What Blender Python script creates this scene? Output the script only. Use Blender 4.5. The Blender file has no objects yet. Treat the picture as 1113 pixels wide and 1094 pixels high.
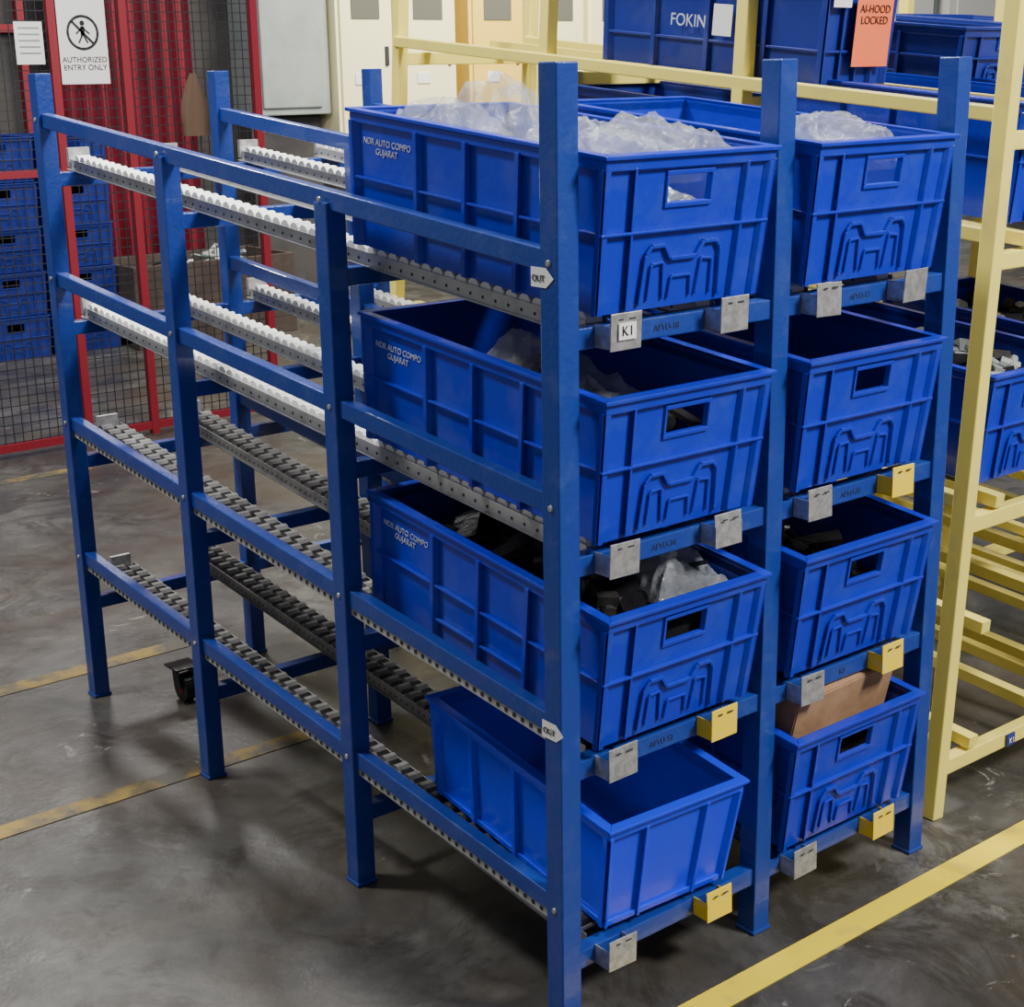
import bpy, bmesh, math, random
from mathutils import Vector, Matrix, noise, Euler
random.seed(3)
SC=bpy.context.scene
# ---------------- measured dimensions (metres) ----------------
H=1.6; L=1.9087; W=.4760
RA=[1.3124,.9336,.5590,.2295]      # side rail heights, front
RD=[1.4928,1.1124,.7478,.3910]     # side rail heights, rear
ZF=[1.2118,.8479,.4945,.1394]      # front beam tops
SL=(sum(RD)-sum(RA))/4/L
# ---------------- materials ----------------
def mat(name,col,rough=.5,metal=0,col2=None,nscale=8,lo=.45,hi=.65,bump=0,bscale=60,alpha=1,coat=0):
    m=bpy.data.materials.new(name);m.use_nodes=True;nt=m.node_tree;b=nt.nodes['Principled BSDF']
    b.inputs['Base Color'].default_value=(*col,1);b.inputs['Roughness'].default_value=rough;b.inputs['Metallic'].default_value=metal
    b.inputs['Alpha'].default_value=alpha; b.inputs['Coat Weight'].default_value=coat
    tc=nt.nodes.new('ShaderNodeTexCoord')
    if col2:
        n=nt.nodes.new('ShaderNodeTexNoise');n.inputs['Scale'].default_value=nscale;n.inputs['Detail'].default_value=8;n.inputs['Roughness'].default_value=.65
        nt.links.new(tc.outputs['Object'],n.inputs['Vector'])
        r=nt.nodes.new('ShaderNodeValToRGB');r.color_ramp.elements[0].position=lo;r.color_ramp.elements[1].position=hi
        r.color_ramp.elements[0].color=(*col,1);r.color_ramp.elements[1].color=(*col2,1)
        nt.links.new(n.outputs['Fac'],r.inputs['Fac']);nt.links.new(r.outputs['Color'],b.inputs['Base Color'])
    if bump:
        n2=nt.nodes.new('ShaderNodeTexNoise');n2.inputs['Scale'].default_value=bscale;n2.inputs['Detail'].default_value=5
        nt.links.new(tc.outputs['Object'],n2.inputs['Vector'])
        bp=nt.nodes.new('ShaderNodeBump');bp.inputs['Strength'].default_value=bump;bp.inputs['Distance'].default_value=.01
        nt.links.new(n2.outputs['Fac'],bp.inputs['Height']);nt.links.new(bp.outputs['Normal'],b.inputs['Normal'])
    return m
M_frame=mat('frame_blue_paint',(.010,.038,.25),.30,0,(.04,.075,.28),16,.52,.82,.12,90,coat=.3)
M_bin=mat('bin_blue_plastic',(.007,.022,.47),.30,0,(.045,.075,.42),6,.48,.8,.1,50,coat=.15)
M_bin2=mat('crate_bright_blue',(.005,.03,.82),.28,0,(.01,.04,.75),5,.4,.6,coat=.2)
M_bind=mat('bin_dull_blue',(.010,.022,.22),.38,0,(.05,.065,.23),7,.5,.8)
M_galv=mat('galvanised_steel',(.42,.42,.41),.38,.7,(.62,.62,.6),60,.4,.6)
M_chan=mat('track_channel_steel',(.48,.48,.48),.42,.4,(.30,.30,.29),20,.5,.75)
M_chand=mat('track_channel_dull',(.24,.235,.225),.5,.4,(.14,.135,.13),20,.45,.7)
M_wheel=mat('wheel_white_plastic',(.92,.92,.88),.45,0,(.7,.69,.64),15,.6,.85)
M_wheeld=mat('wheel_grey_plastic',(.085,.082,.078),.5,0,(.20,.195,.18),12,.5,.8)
M_dark=mat('dark_hole',(.02,.02,.025),.7)
M_yclip=mat('clip_yellow',(.90,.64,.02),.42,0,(.72,.58,.22),30,.52,.78)
M_yel=mat('cream_yellow_paint',(.87,.73,.15),.33,0,(.70,.57,.16),12,.54,.8,coat=.3)
M_white=mat('white_paint',(.8,.8,.78),.5)
M_print=mat('faded_white_print',(.50,.53,.62),.5)
M_ink=mat('marker_ink',(.02,.025,.06),.5)
M_black=mat('black_plastic',(.012,.012,.014),.35,0,bump=.3)
M_steeld=mat('dark_steel',(.05,.048,.045),.35,.7,(.12,.11,.10),20,.5,.7)
M_card=mat('cardboard',(.36,.21,.11),.8,0,(.28,.16,.08),10,.4,.6,.1)
M_cardd=mat('dark_cardboard',(.09,.05,.03),.8)
M_pallet=mat('dark_pallet_board',(.045,.03,.024),.85,0,(.07,.05,.04),6,.4,.6)
M_red=mat('red_paint',(.22,.008,.02),.45)
M_redcloth=mat('red_sheet',(.17,.005,.02),.5,0,(.11,.004,.013),4,.4,.6)
M_orange=mat('orange_label',(.85,.16,.05),.6)
M_grey=mat('grey_panel',(.30,.33,.32),.5,0,(.24,.27,.26),3,.4,.6)
M_cream=mat('cream_cabinet',(.88,.82,.48),.4)
M_amber=mat('amber_cabinet',(.80,.55,.09),.4)
M_glass=mat('dim_glass',(.12,.12,.10),.1)
M_mesh=mat('fence_wire',(.03,.03,.035),.5,.5)
M_wall=mat('wall_dark_plaster',(.026,.023,.026),.8,0,(.05,.045,.045),2,.4,.6)
M_film=mat('clear_film',(.48,.51,.56),.08,0,(.80,.82,.87),18,.5,.68,alpha=.30,bump=1,bscale=26)
M_filmb=mat('milky_film',(.24,.26,.30),.2,0,(.07,.08,.11),22,.45,.6,bump=.8,bscale=35)
M_yline=mat('yellow_floor_paint',(.84,.64,.02),.5,0,(.50,.40,.10),9,.54,.74)
M_yline2=mat('worn_yellow_paint',(.25,.165,.03),.6,0,(.065,.057,.045),7,.40,.56)
# ---------------- builders ----------------
class MB:
    def __init__(s): s.v=[];s.f=[];s.m=[];s.mats=[]
    def mi(s,m):
        if m not in s.mats:s.mats.append(m)
        return s.mats.index(m)
    def hexa(s,p,m):
        b=len(s.v);s.v+= [tuple(q) for q in p];i=s.mi(m)
        for f in ((0,3,2,1),(4,5,6,7),(0,1,5,4),(1,2,6,5),(2,3,7,6),(3,0,4,7)):
            s.f.append(tuple(b+k for k in f));s.m.append(i)
    def box(s,c,d,m,R=None):
        x,y,z=c;a,b,e=d[0]/2,d[1]/2,d[2]/2
        p=[(-a,-b,-e),(a,-b,-e),(a,b,-e),(-a,b,-e),(-a,-b,e),(a,-b,e),(a,b,e),(-a,b,e)]
        if R is not None:p=[R@Vector(q) for q in p]
        s.hexa([(q[0]+x,q[1]+y,q[2]+z) for q in p],m)
    def beam(s,p0,p1,w,h,m,up=(0,0,1)):
        p0=Vector(p0);p1=Vector(p1);d=(p1-p0).normalized();up=Vector(up)
        if abs(d.dot(up))>.99: up=Vector((0,1,0))
        sx=d.cross(up).normalized()*(w/2);uz=sx.cross(d).normalized()*(h/2)
        s.hexa([p0-sx-uz,p0+sx-uz,p1+sx-uz,p1-sx-uz,p0-sx+uz,p0+sx+uz,p1+sx+uz,p1-sx+uz],m)
    def cyl(s,p0,p1,r,m,n=12):
        p0=Vector(p0);p1=Vector(p1);d=(p1-p0).normalized();a=d.orthogonal().normalized();c=d.cross(a);b=len(s.v);i=s.mi(m)
        for q in (p0,p1):
            for k in range(n):
                t=2*math.pi*k/n;s.v.append(tuple(q+a*math.cos(t)*r+c*math.sin(t)*r))
        for k in range(n):
            s.f.append((b+k,b+(k+1)%n,b+n+(k+1)%n,b+n+k));s.m.append(i)
        s.f.append(tuple(b+k for k in reversed(range(n))));s.m.append(i)
        s.f.append(tuple(b+n+k for k in range(n)));s.m.append(i)
    def quad(s,p,m):
        b=len(s.v);s.v+=[tuple(q) for q in p];s.f.append(tuple(range(b,b+len(p))));s.m.append(s.mi(m))
    def obj(s,name,parent=None,bevel=0,loc=None,rot=None,smooth=False):
        me=bpy.data.meshes.new(name);me.from_pydata(s.v,[],s.f)
        for m in s.mats:me.materials.append(m)
        me.polygons.foreach_set('material_index',s.m)
        if smooth: me.polygons.foreach_set('use_smooth',[True]*len(me.polygons))
        bm=bmesh.new();bm.from_mesh(me);bmesh.ops.recalc_face_normals(bm,faces=bm.faces);bm.to_mesh(me);bm.free()
        o=bpy.data.objects.new(name,me);SC.collection.objects.link(o)
        if parent:o.parent=parent
        if loc is not None:o.location=loc
        if rot is not None:o.rotation_euler=rot
        if bevel:
            md=o.modifiers.new('b','BEVEL');md.width=bevel;md.segments=2;md.limit_method='ANGLE'
        return o
def empty(name,loc=(0,0,0),rot=(0,0,0)):
    e=bpy.data.objects.new(name,None);SC.collection.objects.link(e);e.location=loc;e.rotation_euler=rot;e.empty_display_size=.1;return e
def text(s,name,parent,loc,rot,size,m,align='CENTER'):
    c=bpy.data.curves.new(name,'FONT');c.body=s;c.size=size;c.align_x=align;c.extrude=.0004;c.materials.append(m)
    o=bpy.data.objects.new(name,c);SC.collection.objects.link(o);o.parent=parent;o.location=loc;o.rotation_euler=rot;return o
R90=math.pi/2
FACE_Y=(R90,0,0)
FACE_X=(R90,0,-R90)
# ---------------- bin ----------------
TAP=.009
def bin_mesh(w,l,h,m,style=0):
    b=MB();thk=.006;fl=.014;tap=TAP if style!=1 else .015
    def P(side,s,z,off):
        q=tap*(1-z/h); hw=w/2-fl-q;hl=l/2-fl-q
        if side=='F':return (s*(hw+off),-(hl+off)+l/2,z)
        if side=='B':return (-s*(hw+off),(hl+off)+l/2,z)
        if side=='L':return (-(hw+off),-s*(hl+off)+l/2,z)
        return ((hw+off),s*(hl+off)+l/2,z)
    def slab(side,s0,s1,z0,z1,d0,d1,mm=m):
        b.hexa([P(side,s0,z0,d1),P(side,s1,z0,d1),P(side,s1,z0,d0),P(side,s0,z0,d0),P(side,s0,z1,d1),P(side,s1,z1,d1),P(side,s1,z1,d0),P(side,s0,z1,d0)],mm)
    def ridge(side,a,c,wd,d):
        hw=(w if side in'FB' else l)/2
        A=Vector((a[0]*hw,a[1]*h));C=Vector((c[0]*hw,c[1]*h));n=(C-A).normalized();n=Vector((-n.y,n.x))*wd/2
        pts=[A-n,C-n,C+n,A+n]
        b.hexa([P(side,p.x/hw,p.y,0) for p in pts]+[P(side,p.x/hw,p.y,d) for p in pts],m)
    hole={'F':(.26,.68,.85) if style==0 else (.22,.74,.86)}
    if style==1: hole={}
    for side in 'FBLR':
        if side in hole:
            hs,h0,h1=hole[side];S=[-1,-hs,hs,1];Z=[0,h0*h,h1*h,h]
            for i in range(3):
                for j in range(3):
                    if i==1 and j==1:continue
                    for off in (0,-thk):
                        b.quad([P(side,S[i],Z[j],off),P(side,S[i+1],Z[j],off),P(side,S[i+1],Z[j+1],off),P(side,S[i],Z[j+1],off)],m)
            hh=h1*h;hl_=h0*h
            slab(side,-hs-.03,hs+.03,hh,hh+.008,-thk,.004);slab(side,-hs-.03,hs+.03,hl_-.008,hl_,-thk,.004)
            slab(side,-hs-.03,-hs,hl_,hh,-thk,.004);slab(side,hs,hs+.03,hl_,hh,-thk,.004)
        else:
            for off in (0,-thk):
                b.quad([P(side,-1,0,off),P(side,1,0,off),P(side,1,h,off),P(side,-1,h,off)],m)
        slab(side,-1,1,h-.007,h,-thk,fl)
        slab(side,-1,1,h-.024,h-.007,-thk,.008)
        if style==0:
            slab(side,-1,1,h*.50,h*.50+.005,0,.010)
            if side in 'FB':
                for s in (-.66,.66): slab(side,s-.014,s+.014,.004,h-.02,0,.009)
                for s in (-.97,.97): slab(side,s-.03,s+.03,.0,h-.02,0,.008)
                pl=[(-.50,.04),(-.46,.36),(-.40,.41),(-.24,.41),(-.16,.32),(.16,.32),(.24,.41),(.40,.41),(.46,.36),(.50,.04)]
                for p,q in zip(pl,pl[1:]):ridge(side,p,q,.007,.007)
                pl=[(-.40,.06),(-.38,.29),(-.24,.30),(-.21,.06)]
                for p,q in zip(pl,pl[1:]):ridge(side,p,q,.005,.005);ridge(side,(-p[0],p[1]),(-q[0],q[1]),.005,.005)
                ridge(side,(-.14,.06),(-.12,.2),.005,.005);ridge(side,(.14,.06),(.12,.2),.005,.005);ridge(side,(-.12,.2),(.12,.2),.005,.005)
            else:
                for s in (-.97,-.40,0,.40,.97): slab(side,s-.016,s+.016,.0,h-.02,0,.012)
                slab(side,-.4,.4,h*.22,h*.22+.006,0,.009)
        elif style==1:
            n=(-.96,-.45,.45,.96) if side in 'FB' else (-.96,-.5,0,.5,.96)
            for s in n: slab(side,s-.022,s+.022,0,h-.02,0,.010)
            slab(side,-1,1,0,.012,0,.006)
        else:
            for s in (-.97,-.5,0,.5,.97): slab(side,s-.02,s+.02,0,h-.02,0,.012)
            slab(side,-1,1,h*.62,h*.62+.006,0,.010);slab(side,-1,1,h*.2,h*.2+.006,0,.010)
    q=tap;hw=w/2-fl-q;hl=l/2-fl-q
    for z in (0,.006):
        b.quad([(-hw,-hl+l/2,z),(hw,-hl+l/2,z),(hw,hl+l/2,z),(-hw,hl+l/2,z)],m)
    return b
_c={}
BW,BL,BH=.382,.69,.242
def make_bin(name,loc,w=BW,l=BL,h=BH,m=None,style=0,yaw=0,tilt=None,label=False):
    m=m or M_bin
    e=empty(name,loc,(math.atan(SL) if tilt is None else tilt,0,yaw))
    key=(w,l,h,m.name,style)
    if key in _c:
        o=bpy.data.objects.new('shell',_c[key]);SC.collection.objects.link(o);o.parent=e
        md=o.modifiers.new('b','BEVEL');md.width=.0015;md.segments=2;md.limit_method='ANGLE'
    else:
        o=bin_mesh(w,l,h,m,style).obj('shell',e,.0015);_c[key]=o.data
    if label:
        text("NDR AUTO COMPO\nGUJARAT",'printed_text',e,(-(w/2-.014)+.0012,l/2+.675*l/2,h*.76),FACE_X,.0158,M_print)
    return e
def heap(name,parent,cx,cy,w,l,z0,hgt,seed,m,n=44,cr=.02):
    b=MB();i=b.mi(m);sd=Vector((seed*7.3,seed*3.1,seed))
    for j in range(n+1):
        for k in range(n+1):
            u=k/n*2-1;v=j/n*2-1
            e=max(0,1-max(abs(u),abs(v))**6)
            p=Vector((cx+u*w/2,cy+v*l/2,0))
            dome=.35+.65*max(0,math.cos(u*1.4))*max(0,math.cos(v*1.4))
            lump=.55+.9*noise.noise(p*7+sd)
            creas=(1-abs(noise.noise(p*14+sd*2))*2.2)*.6+(1-abs(noise.noise(p*30+sd*3))*2.2)*.4
            z=z0+e*(hgt*dome*max(.1,lump)+cr*creas)
            jx=noise.noise(p*22+sd)*.012*e;jy=noise.noise(p*22+sd*2)*.012*e
            b.v.append((p.x+jx,p.y+jy,z))
    for j in range(n):
        for k in range(n):
            a=j*(n+1)+k;b.f.append((a,a+1,a+n+2,a+n+1));b.m.append(i)
    return b.obj(name,parent)
def pile(name,parent,w,l,zb,zt,ms,cnt,seed,big=.10):
    rr=random.Random(seed);b=MB()
    b.box((0,l/2+.03,zb/2+.006),(w,l*.98,max(.01,zb-.012)),ms[0])
    for k in range(cnt):
        R=Euler((rr.uniform(-.5,.5),rr.uniform(-.5,.5),rr.uniform(0,3.1))).to_matrix()
        a=rr.uniform(.03,big);c=rr.uniform(.02,.05);d=rr.uniform(.008,.03)
        x=rr.uniform(-w/2+.06,w/2-.06);y=rr.uniform(.1,l-.04);z=rr.uniform(zb,zt)
        if rr.random()<.35:
            v=R@Vector((a/2,0,0));b.cyl(Vector((x,y,z))-v,Vector((x,y,z))+v,c*.35,rr.choice(ms),10)
        else:b.box((x,y,z),(a,c,d),rr.choice(ms),R)
    return b.obj(name,parent)
# ---------------- flow rack (blue) ----------------
T=.042
def rack_track(b,x,y0,y1,z0,sl,mw,mch,wd=.044,ww=.034,split=False):
    def z(y):return z0+sl*y
    b.beam((x,y0,z(y0)+.002),(x,y1,z(y1)+.002),wd,.003,mch)
    for sx in (-1,1):
        b.beam((x+sx*wd/2,y0,z(y0)+.013),(x+sx*wd/2,y1,z(y1)+.013),.002,.026,mch)
        b.beam((x+sx*(wd/2+.004),y0,z(y0)+.001),(x+sx*(wd/2+.004),y1,z(y1)+.001),.008,.002,mch)
    y=y0+.02;k=0
    while y<y1-.01:
        zz=z(y)+.0215
        if split:
            sx=-1 if k%2 else 1
            b.cyl((x+sx*ww/4-ww*.22,y,zz),(x+sx*ww/4+ww*.22,y,zz),.0155,mw,10)
            b.cyl((x-ww/2,y,zz-.002),(x+ww/2,y,zz-.002),.004,mch,6)
        else: b.cyl((x-ww/2,y,zz),(x+ww/2,y,zz),.0160,mw,10)
        b.box((x-wd/2-.0012,y,zz-.010),(.001,.005,.005),M_dark)
        y+=.034 if not split else .022
        k+=1
    b.box((x,y1-.005,z(y1)+.03),(.055,.012,.045),M_galv)
fr=empty('flow_rack')
b=MB()
Y3=[0,L/3,2*L/3,L]
def rz(i,y):return RA[i]+(RD[i]-RA[i])*y/L
for xi in (0,W,2*W):
    for yi,y in enumerate(Y3):
        top=H if yi in(0,3) else rz(0,y)-.005
        b.box((xi,y,top/2),(T,T,top),M_frame)
        b.box((xi,y,.004),(T+.006,T+.006,.008),M_frame)
    for i in range(4):
        b.beam((xi,0,rz(i,0)),(xi,L,rz(i,L)),.026,.034,M_frame)
SLi=[(RD[i]-RA[i])/L for i in range(4)]
for i in range(4):
    for yi,y in enumerate(Y3):
        zc=ZF[i]-.0175 if yi==0 else ZF[i]-.024+SLi[i]*y-.017
        b.box((W,y,zc),(2*W,.03,.034),M_frame)
for i in range(4):
    for y in Y3:
        b.cyl((-T/2-.003,y,rz(i,y)),(-T/2+.002,y,rz(i,y)),.006,M_galv,8)
b.obj('frame',fr,.003)
TX=[.09,.33,.565,.80]
for i in range(4):
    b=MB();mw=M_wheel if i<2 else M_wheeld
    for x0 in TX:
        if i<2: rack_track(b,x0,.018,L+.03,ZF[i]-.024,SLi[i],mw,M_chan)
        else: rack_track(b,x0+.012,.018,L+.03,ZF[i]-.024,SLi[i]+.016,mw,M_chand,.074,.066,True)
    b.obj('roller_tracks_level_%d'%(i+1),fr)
b=MB()
for i in (2,3):
    b.beam((-.006,T/2,rz(i,T/2)-.026),(-.006,L-T/2,rz(i,L)-.026),.004,.018,M_chan)
    y=.05
    while y<L-.04:
        b.box((-.0088,y,rz(i,y)-.026),(.001,.007,.007),M_dark);y+=.022
b.obj('perforated_strips',fr)
b=MB()
for i in range(4):
    for k,x0 in enumerate(TX):
        m=M_galv
        if (k==3 and i>=1) or (k==1 and i>=2): m=M_yclip
        z=ZF[i];x1=x0-.002;wd=.064;tl=random.uniform(-.004,.004);sk=random.uniform(-.002,.002)
        b.hexa([(x1-wd/2,-.052,z-.036),(x1+wd/2,-.052,z-.036+sk),(x1+wd/2,-.049,z-.036+sk),(x1-wd/2,-.049,z-.036),
                (x1-wd/2,-.052+tl,z+.022),(x1+wd/2,-.052+tl,z+.022+sk),(x1+wd/2,-.049+tl,z+.022+sk),(x1-wd/2,-.049+tl,z+.022)],m)
        for s in(-1,1): b.box((x1+s*(wd/2-.001),-.033,z-.014),(.002,.036,.034),m)
        b.box((x1,-.033,z-.032),(wd,.036,.002),m)
        b.box((x1+.012,-.0535,z+.012),(.014,.002,.003),M_dark)
        b.box((x1-.012,-.0535,z+.012),(.010,.002,.003),M_dark)
b.obj('end_clips',fr,.001)
b=MB();b.box((TX[0]-.002,-.0555,ZF[0]-.006),(.036,.001,.026),M_white);b.obj('label_plate',fr)
text('K1','label_text',fr,(TX[0]-.002,-.0565,ZF[0]-.013),FACE_Y,.022,M_black)
for i,(a,c) in enumerate([("AFYU-18","AFYU-17"),("AFYU-34","AFYU-33"),("AFYU-52","K2"),("","")]):
    if a:
        text(a,'beam_text',fr,(.21,-.0155,ZF[i]-.023),FACE_Y,.015,M_ink);text(c,'beam_text',fr,(.69,-.0155,ZF[i]-.023),FACE_Y,.015,M_ink)
for i,y in ((0,.045),(2,.03)):
    b=MB();zz=rz(i,0)-.005+ (-.02 if i==0 else 0)
    b.quad([(-.0225,y-.005,zz-.012),(-.0225,y-.04,zz-.012),(-.0225,y-.058,zz+.003),(-.0225,y-.04,zz+.018),(-.0225,y-.005,zz+.018)],M_white)
    b.obj('out_arrow_label',fr);text('OUT','label_text',fr,(-.0235,y-.023,zz-.003),FACE_X,.014,M_black)
# ---------------- bins on blue rack ----------------
BX=[.224,.697]
def bz(i): return ZF[i]+.014
bins={}
for i in range(4):
    for k in range(2):
        if i==3 and k==0: continue
        bins[(i,k)]=make_bin('storage_bin',(BX[k]+random.uniform(-.003,.003),-.045,bz(i)),label=True,yaw=random.uniform(-.008,.008),tilt=math.atan(SLi[i]+(.016 if i>1 else 0)))
e=bins[(0,0)];heap('plastic_bag_1',e,.02,.17,.34,.26,.188,.085,1,M_film,cr=.035);heap('plastic_bag_2',e,-.05,.40,.24,.19,.18,.14,4,M_film,cr=.04);heap('plastic_bag_3',e,-.06,.57,.22,.16,.188,.09,5,M_film,cr=.03);heap('parts_fill',e,0,.34,.33,.60,.13,.05,7,M_filmb)
e=bins[(0,1)];heap('plastic_bag_1',e,.0,.15,.30,.22,.183,.085,2,M_film,cr=.035);heap('parts_fill',e,0,.34,.33,.60,.10,.05,8,M_filmb)
e=bins[(1,0)];pile('metal_parts',e,.33,.60,.08,.15,(M_steeld,M_black),90,3);heap('plastic_bag_1',e,-.05,.30,.22,.26,.17,.11,9,M_film,cr=.03)
e=bins[(1,1)];pile('metal_parts',e,.33,.60,.05,.09,(M_steeld,M_black),60,5)
e=bins[(2,0)];pile('metal_parts',e,.33,.60,.17,.235,(M_black,M_steeld),110,6);heap('plastic_bag_1',e,.07,.13,.18,.14,.205,.06,10,M_film,cr=.03)
e=bins[(2,1)];pile('metal_parts',e,.33,.60,.10,.15,(M_black,M_steeld),60,11)
b=MB();b.box((-.07,.36,.17),(.17,.30,.14),M_cardd);b.box((-.07,.36,.2405),(.17,.03,.001),M_card);b.obj('carton',e,.003,rot=(0,0,.1))
e=bins[(3,1)]
b=MB()
for (c,d) in [((0,-.10,.07),(.30,.005,.14)),((0,.10,.07),(.30,.005,.14)),((-.15,0,.07),(.005,.2,.14)),((.15,0,.07),(.005,.2,.14)),((0,0,.003),(.3,.2,.005)),((0,-.05,.141),(.30,.10,.004)),((0,.052,.141),(.30,.098,.004))]:b.box(c,d,M_card)
b.box((0,0,.1438),(.30,.03,.001),M_cardd)
b.obj('cardboard_carton',e,0,loc=(0,.17,.165),rot=(.12,0,.05))
pile('metal_parts',e,.33,.60,.14,.24,(M_black,M_steeld),80,12)
make_bin('plastic_crate',(.224,-.035,bz(3)),w=.325,l=.57,h=.212,m=M_bin2,style=1,yaw=-.05,tilt=math.atan(SLi[3]+.016))
# ---------------- yellow flow rack ----------------
yr=empty('flow_rack')
b=MB();YY=[.05,.75,1.45,2.13];lean=.06
YW=.50
YX=[1.105,1.105+YW,1.105+2*YW,1.105+3*YW]
for x0 in YX:
    for y in YY:
        b.beam((x0,y,0),(x0+lean*2.0,y,2.0),.036,.036,M_yel,(0,1,0))
YL=[1.225,.68,.135]
def lx(z):return lean*z
for z in YL+[1.46]:
    for y in YY:
        zz=z+.09*(y-.05)
        b.box((sum(YX)/4+lx(z),y,zz-.02),(3*YW,.03,.036),M_yel)
    for x0 in YX:
        b.beam((x0+lx(z),YY[0],z+.03),(x0+lx(z),YY[-1],z+.03+.09*2.08),.026,.030,M_yel)
b.obj('frame',yr,.003)
b=MB()
for z in (.135,.40,.68,1.225,1.46):
    for kk in range(3):
        for dx in (.10,.38):
            x0=YX[kk]+lx(z)+dx
            b.beam((x0,.03,z+.018),(x0,2.15,z+.018+.09*2.1),.030,.026,M_yel)
b.obj('rails',yr)
b=MB();b.box((1.36,.031,.115),(.03,.004,.028),M_bind);b.obj('label_plate',yr)
text('K1','label_text',yr,(1.36,.027,.108),FACE_Y,.018,M_white)
for (x0,y,z,w,l,h,s) in [(1.335,.53,1.545,.25,.74,.34,2),(1.88,.50,1.52,.42,.64,.15,0),(2.38,.5,1.52,.42,.64,.15,0),
        (1.45,.06,1.27,BW,BL,BH,0),(1.93,.06,1.27,BW,BL,BH,0),(1.43,.80,1.335,BW,BL,.16,0),(1.9,.80,1.335,BW,BL,.16,0),
        (1.40,.06,.725,BW,BL,BH,0),(1.9,.06,.725,BW,BL,BH,0)]:
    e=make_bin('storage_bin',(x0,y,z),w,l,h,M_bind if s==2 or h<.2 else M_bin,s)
    if s==2:
        b=MB();b.box((.03,-.002,.115),(.125,.001,.15),M_orange);b.obj('orange_label',e)
        b=MB();b.box((-.082,-.002,.20),(.06,.001,.07),M_white);b.obj('white_label',e)
        text('YB','label_text',e,(-.082,-.0035,.185),FACE_Y,.036,M_red)
        text('AI-HOOD\nLOCKED','label_text',e,(.03,-.0035,.155),FACE_Y,.024,M_black)
        text('FOKIN','printed_text',e,(-.128,.42,.10),FACE_X,.04,M_print)
        b=MB();b.box((-.126,.31,.12),(.001,.06,.07),M_white);b.obj('paper_label',e)
    if z==.725: pile('metal_parts',e,.33,.6,.16,.22,(M_steeld,M_grey,M_black),120,int(x0*50))
# ---------------- floor & markings ----------------
fm=bpy.data.materials.new('floor_concrete');fm.use_nodes=True;nt=fm.node_tree;bs=nt.nodes['Principled BSDF']
tc=nt.nodes.new('ShaderNodeTexCoord')
def nz(sc,det=8,ro=.6,dist=0):
    n=nt.nodes.new('ShaderNodeTexNoise');n.inputs['Scale'].default_value=sc;n.inputs['Detail'].default_value=det;n.inputs['Roughness'].default_value=ro;n.inputs['Distortion'].default_value=dist;nt.links.new(tc.outputs['Object'],n.inputs['Vector']);return n
def ramp(src,stops):
    r=nt.nodes.new('ShaderNodeValToRGB');cr=r.color_ramp
    while len(cr.elements)<len(stops):cr.elements.new(.5)
    for el,(p,c) in zip(cr.elements,stops):el.position=p;el.color=(*c,1)
    nt.links.new(src,r.inputs['Fac']);return r
def mix(f,a,bv):
    mx=nt.nodes.new('ShaderNodeMix');mx.data_type='RGBA';nt.links.new(f,mx.inputs['Factor']);nt.links.new(a,mx.inputs['A']);mx.inputs['B'].default_value=(*bv,1);return mx.outputs['Result']
r1=ramp(nz(1.6,12,.72,.6).outputs['Fac'],[(.36,(.032,.030,.027)),(.5,(.060,.057,.052)),(.64,(.115,.11,.10))])
r2=ramp(nz(6,14,.8,1.2).outputs['Fac'],[(.595,(0,0,0)),(.615,(.85,.85,.85))])
r6=ramp(nz(1.1,3,.5,0).outputs['Fac'],[(.50,(0,0,0)),(.57,(1,1,1))])
r4=ramp(nz(2.6,12,.8,1.6).outputs['Fac'],[(.49,(0,0,0)),(.58,(.8,.8,.8))])
r5=ramp(nz(.9,6,.6,1.0).outputs['Fac'],[(.46,(0,0,0)),(.62,(.65,.65,.65))])
mm=nt.nodes.new('ShaderNodeMath');mm.operation='MULTIPLY';nt.links.new(r2.outputs['Color'],mm.inputs[0]);nt.links.new(r6.outputs['Color'],mm.inputs[1])
o1=mix(r4.outputs['Color'],r1.outputs['Color'],(.026,.022,.017))
o15=mix(r5.outputs['Color'],o1,(.072,.054,.037))
o2=mix(mm.outputs[0],o15,(.26,.25,.22))
nt.links.new(o2,bs.inputs['Base Color'])
r3=ramp(nz(3.5).outputs['Fac'],[(.35,(.28,)*3),(.65,(.55,)*3)]);nt.links.new(r3.outputs['Color'],bs.inputs['Roughness'])
bp=nt.nodes.new('ShaderNodeBump');bp.inputs['Strength'].default_value=.2;bp.inputs['Distance'].default_value=.01;nt.links.new(nz(24,8,.7).outputs['Fac'],bp.inputs['Height']);nt.links.new(bp.outputs['Normal'],bs.inputs['Normal'])
b=MB();b.box((7,2,-.05),(26,14,.1),fm);b.obj('floor')
def line(y,x0,x1,w,m,nm='floor_marking_line'):
    b=MB();b.box(((x0+x1)/2,y,.001),(x1-x0,w,.002),m);b.obj(nm)
line(-.12,.02,4.5,.058,M_yline);line(2.1,-3,.45,.07,M_yline2);line(1.32,-3,.3,.06,M_yline2);line(4.25,-3,1.0,.07,M_yline2)
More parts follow.
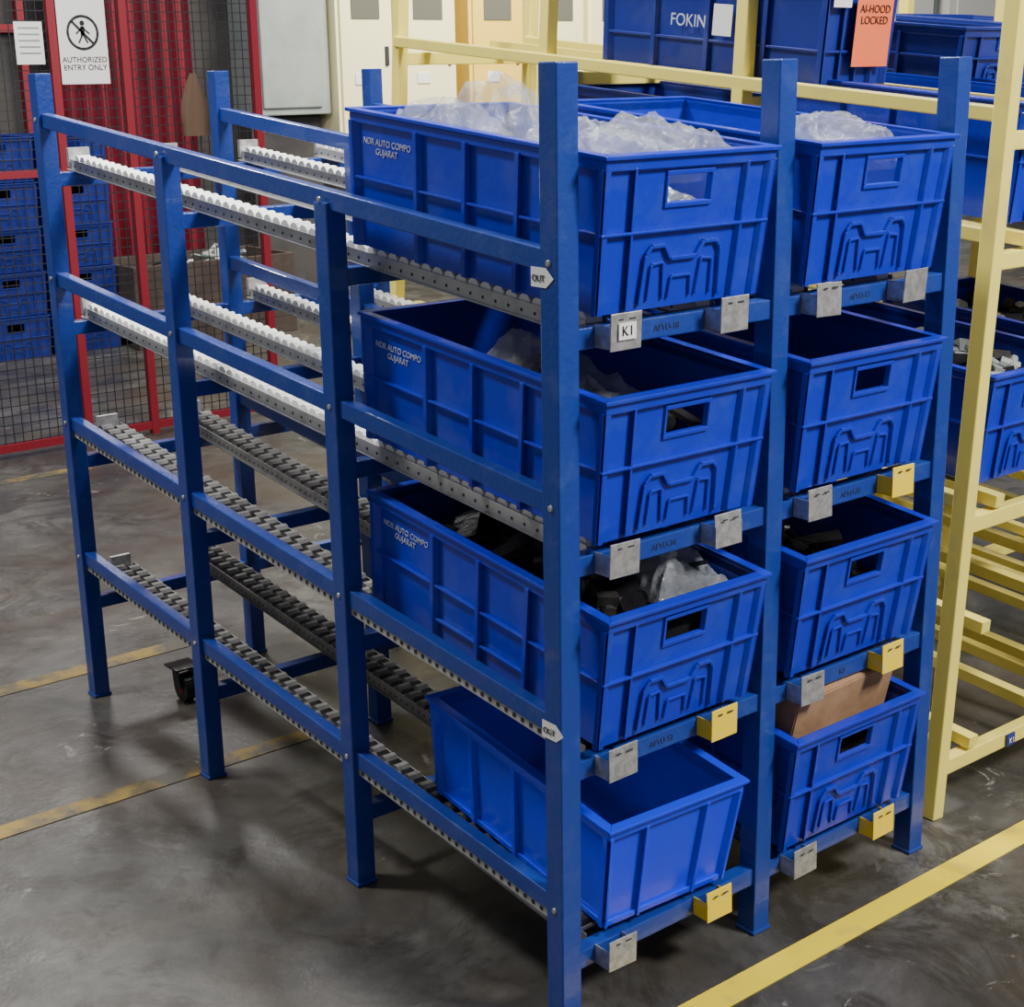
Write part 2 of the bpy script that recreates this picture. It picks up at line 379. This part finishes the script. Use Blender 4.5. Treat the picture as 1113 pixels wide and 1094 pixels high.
# ---------------- fence ----------------
fe=empty('safety_fence');b=MB();FY=4.65
for x0 in (-.6,.3,1.18,1.5,2.14): b.box((x0,FY,1.2),(.035,.035,2.4),M_red)
for z in (.04,2.38): b.box((.77,FY,z),(2.74,.03,.035),M_red)
b.box((.29,FY,1.2),(1.78,.03,.03),M_red);b.obj('posts',fe)
b=MB()
x0=-.6
while x0<2.14:
    b.box((x0,FY,1.2),(.0035,.0035,2.34),M_mesh);x0+=.04
z=.06
while z<2.38:
    b.box((.77,FY+.003,z),(2.74,.0035,.0035),M_mesh);z+=.04
b.obj('wire_mesh',fe)
nb=empty('notice_board',(1.305,FY-.03,1.742));b=MB();b.box((0,0,0),(.215,.006,.36),M_white);b.obj('board',nb,.001)
b=MB();N=32
for k in range(N):
    a0=2*math.pi*k/N;a1=2*math.pi*(k+1)/N
    b.quad([(math.cos(a)*r_,-.0045,math.sin(a)*r_+.03) for a,r_ in((a0,.072),(a1,.072),(a1,.061),(a0,.061))],M_black)
b.beam((-.045,-.0045,.075),(.045,-.0045,-.015),.001,.01,M_black,(0,0,1))
b.cyl((0,-.0045,.068),(0,-.0035,.068),.011,M_black);b.beam((0,-.0045,.055),(0,-.0045,.02),.018,.001,M_black,(0,1,0))
b.beam((0,-.0045,.025),(-.02,-.0045,-.012),.007,.001,M_black,(0,1,0));b.beam((0,-.0045,.025),(.02,-.0045,-.012),.007,.001,M_black,(0,1,0));b.beam((0,-.0045,.05),(-.03,-.0045,.025),.006,.001,M_black,(0,1,0));b.beam((0,-.0045,.05),(.03,-.0045,.025),.006,.001,M_black,(0,1,0))
b.obj('pictogram',nb);text('AUTHORIZED\nENTRY ONLY','sign_text',nb,(0,-.0045,-.09),FACE_Y,.032,M_black)
b=MB();b.box((0,0,0),(.12,.004,.17),M_white)
for k in range(5): b.box((0,-.003,.06-k*.025),(.09,.001,.006),M_grey)
b.obj('paper_notice',None,loc=(1.07,FY-.03,1.73))
# hanging cloth on fence (folded, lofted)
b=MB();N=14;Q=16;ii=b.mi(M_cardd)
for k in range(N+1):
    t=k/N;wd=.012+.055*math.sin(min(1,t*1.15)*2.0)
    for q in range(Q):
        a=2*math.pi*q/Q
        b.v.append((wd*math.cos(a)*(1+.15*math.sin(5*a+t)),-.02+.018*math.sin(a)*(1+.4*math.sin(4*a)),-t*.27))
for k in range(N):
    for q in range(Q):
        b.f.append((k*Q+q,k*Q+(q+1)%Q,(k+1)*Q+(q+1)%Q,(k+1)*Q+q));b.m.append(ii)
b.obj('hanging_cloth',None,0,loc=(1.80,FY-.02,1.60),smooth=True)
# ---------------- back ----------------
b=MB();b.box((8,8.6,1.75),(22,.2,3.5),M_wall);b.obj('wall_back')
b=MB();N=60
for k in range(N):
    xa=2.65+1.0*k/N;xb=2.65+1.0*(k+1)/N;ya=8.2+.03*math.sin(k*.9);yb=8.2+.03*math.sin((k+1)*.9)
    b.quad([(xa,ya,.02),(xb,yb,.02),(xb,yb,3),(xa,ya,3)],M_redcloth)
b.obj('red_curtain',smooth=True)
b=MB();b.box((2.0,8.25,1.5),(.9,.05,3.0),M_wall)
for zz in (.3,1.1,1.9,2.7): b.box((2.0,8.2,zz),(.9,.06,.05),M_red)
for xx in (1.55,2.45): b.box((xx,8.2,1.5),(.05,.06,3),M_red)
b.obj('red_framed_partition')
b=MB();b.box((4.45,8.35,2.25),(.66,.3,1.9),M_grey);b.box((4.45,8.19,2.25),(.5,.02,1.8),M_grey);b.box((4.45,8.4,.65),(.6,.2,1.3),M_wall);b.obj('column',None,.01)
def cabinet(x0,w,z0,z1,mm=M_cream,glass=True):
    c=empty('control_cabinet',(x0,8.3,z0));h=z1-z0;b=MB()
    b.box((0,0,h/2),(w,.35,h),mm);b.box((0,-.185,h/2),(w*.88,.02,h*.92),mm)
    if glass:b.box((0,-.198,h*.7),(w*.5,.01,h*.28),M_glass)
    b.box((w*.36,-.2,h*.4),(.03,.02,.14),M_dark);b.box((-w*.1,-.2,h*.3),(.12,.008,.08),M_white)
    for k in range(5): b.box((-w*.1,-.2,h*.12+k*.018),(.16,.008,.006),M_dark)
    b.obj('body',c,.006)
for x0,w in ((5.05,.5),(5.62,.55),(6.95,.55),(7.55,.55)): cabinet(x0,w,1.05,2.7)
cabinet(6.3,.55,1.05,2.7,M_amber)
for x0 in (9.0,11.5,13.0):
    b=MB();b.box((x0,8.35,1.7),(1.3,.25,3.4),M_white if x0>12 else M_grey);b.box((x0,8.2,1.7),(1.1,.02,3.2),M_white);b.obj('column',None,.01)
for k in range(3):
    for j in range(5):
        make_bin('storage_bin',(1.30+.44*k,6.9,.0+.255*j),.42,.62,.25,M_bind,0,tilt=0)
pb=empty('pallet_box',(2.95,7.0,0));b=MB()
for s in(-1,1):
    b.box((0,s*.29,.3),(1.1,.02,.4),M_pallet);b.box((s*.54,0,.3),(.02,.56,.4),M_pallet);b.box((0,s*.25,.05),(1.1,.1,.1),M_pallet)
b.box((0,0,.11),(1.08,.56,.02),M_pallet);b.obj('box',pb,.004)
pile('scrap_parts',pb,.9,.4,.3,.52,(M_steeld,M_grey,M_white),60,21,.2).location=(0,-.25,0)
ct=empty('caster_wheel',(.16,1.72,.038));b=MB();b.cyl((-.015,0,0),(.015,0,0),.038,M_black,20);b.cyl((-.017,0,0),(.017,0,0),.016,M_red,12)
for s in(-1,1): b.beam((s*.022,0,0),(s*.022,.01,.055),.035,.003,M_black,(1,0,0))
b.box((0,.01,.057),(.07,.07,.005),M_black);b.obj('wheel',ct)
# ---------------- lights ----------------
def area(name,loc,tgt,size,en,col=(1,1,1),sy=None):
    l=bpy.data.lights.new(name,'AREA');l.energy=en;l.color=col;l.size=size
    if sy:l.shape='RECTANGLE';l.size_y=sy
    o=bpy.data.objects.new(name,l);SC.collection.objects.link(o);o.location=loc
    o.rotation_euler=(Vector(tgt)-Vector(loc)).to_track_quat('-Z','Y').to_euler();return o
area('ceiling_light_front',(1.9,-3.2,4.2),(.5,0,.8),.9,410,(1,.98,.95))
area('ceiling_light_mid',(-1.8,2.6,4.8),(-.2,2.2,0),.6,225,(1,.99,.97))
area('ceiling_light_rack',(.8,1.4,5),(.6,1,0),.8,280,(1,.99,.97))
area('ceiling_light_far',(1.8,6.3,4.6),(1,3.5,0),.7,125,(1,.98,.94))
area('ceiling_light_back',(6,5.5,4.2),(6.5,8.4,1.2),2,540,(1,.95,.80))
w=bpy.data.worlds.new('world');SC.world=w;w.use_nodes=True;w.node_tree.nodes['Background'].inputs['Color'].default_value=(.9,.93,1,1);w.node_tree.nodes['Background'].inputs['Strength'].default_value=.29
# ---------------- camera ----------------
def Rm(yaw,pit,rol): return Matrix.Rotation(yaw,4,'Z')@Matrix.Rotation(pit,4,'X')@Matrix.Rotation(rol,4,'Z')
cam=bpy.data.cameras.new('camera');co=bpy.data.objects.new('camera',cam);SC.collection.objects.link(co)
co.matrix_world=Matrix.Translation((-1.4717,-1.7223,1.5882))@Rm(-.67327,1.29172,-.0165)
cam.sensor_width=36;cam.sensor_fit='HORIZONTAL';cam.lens=36*1640.5/1113;cam.clip_start=.05
SC.camera=co
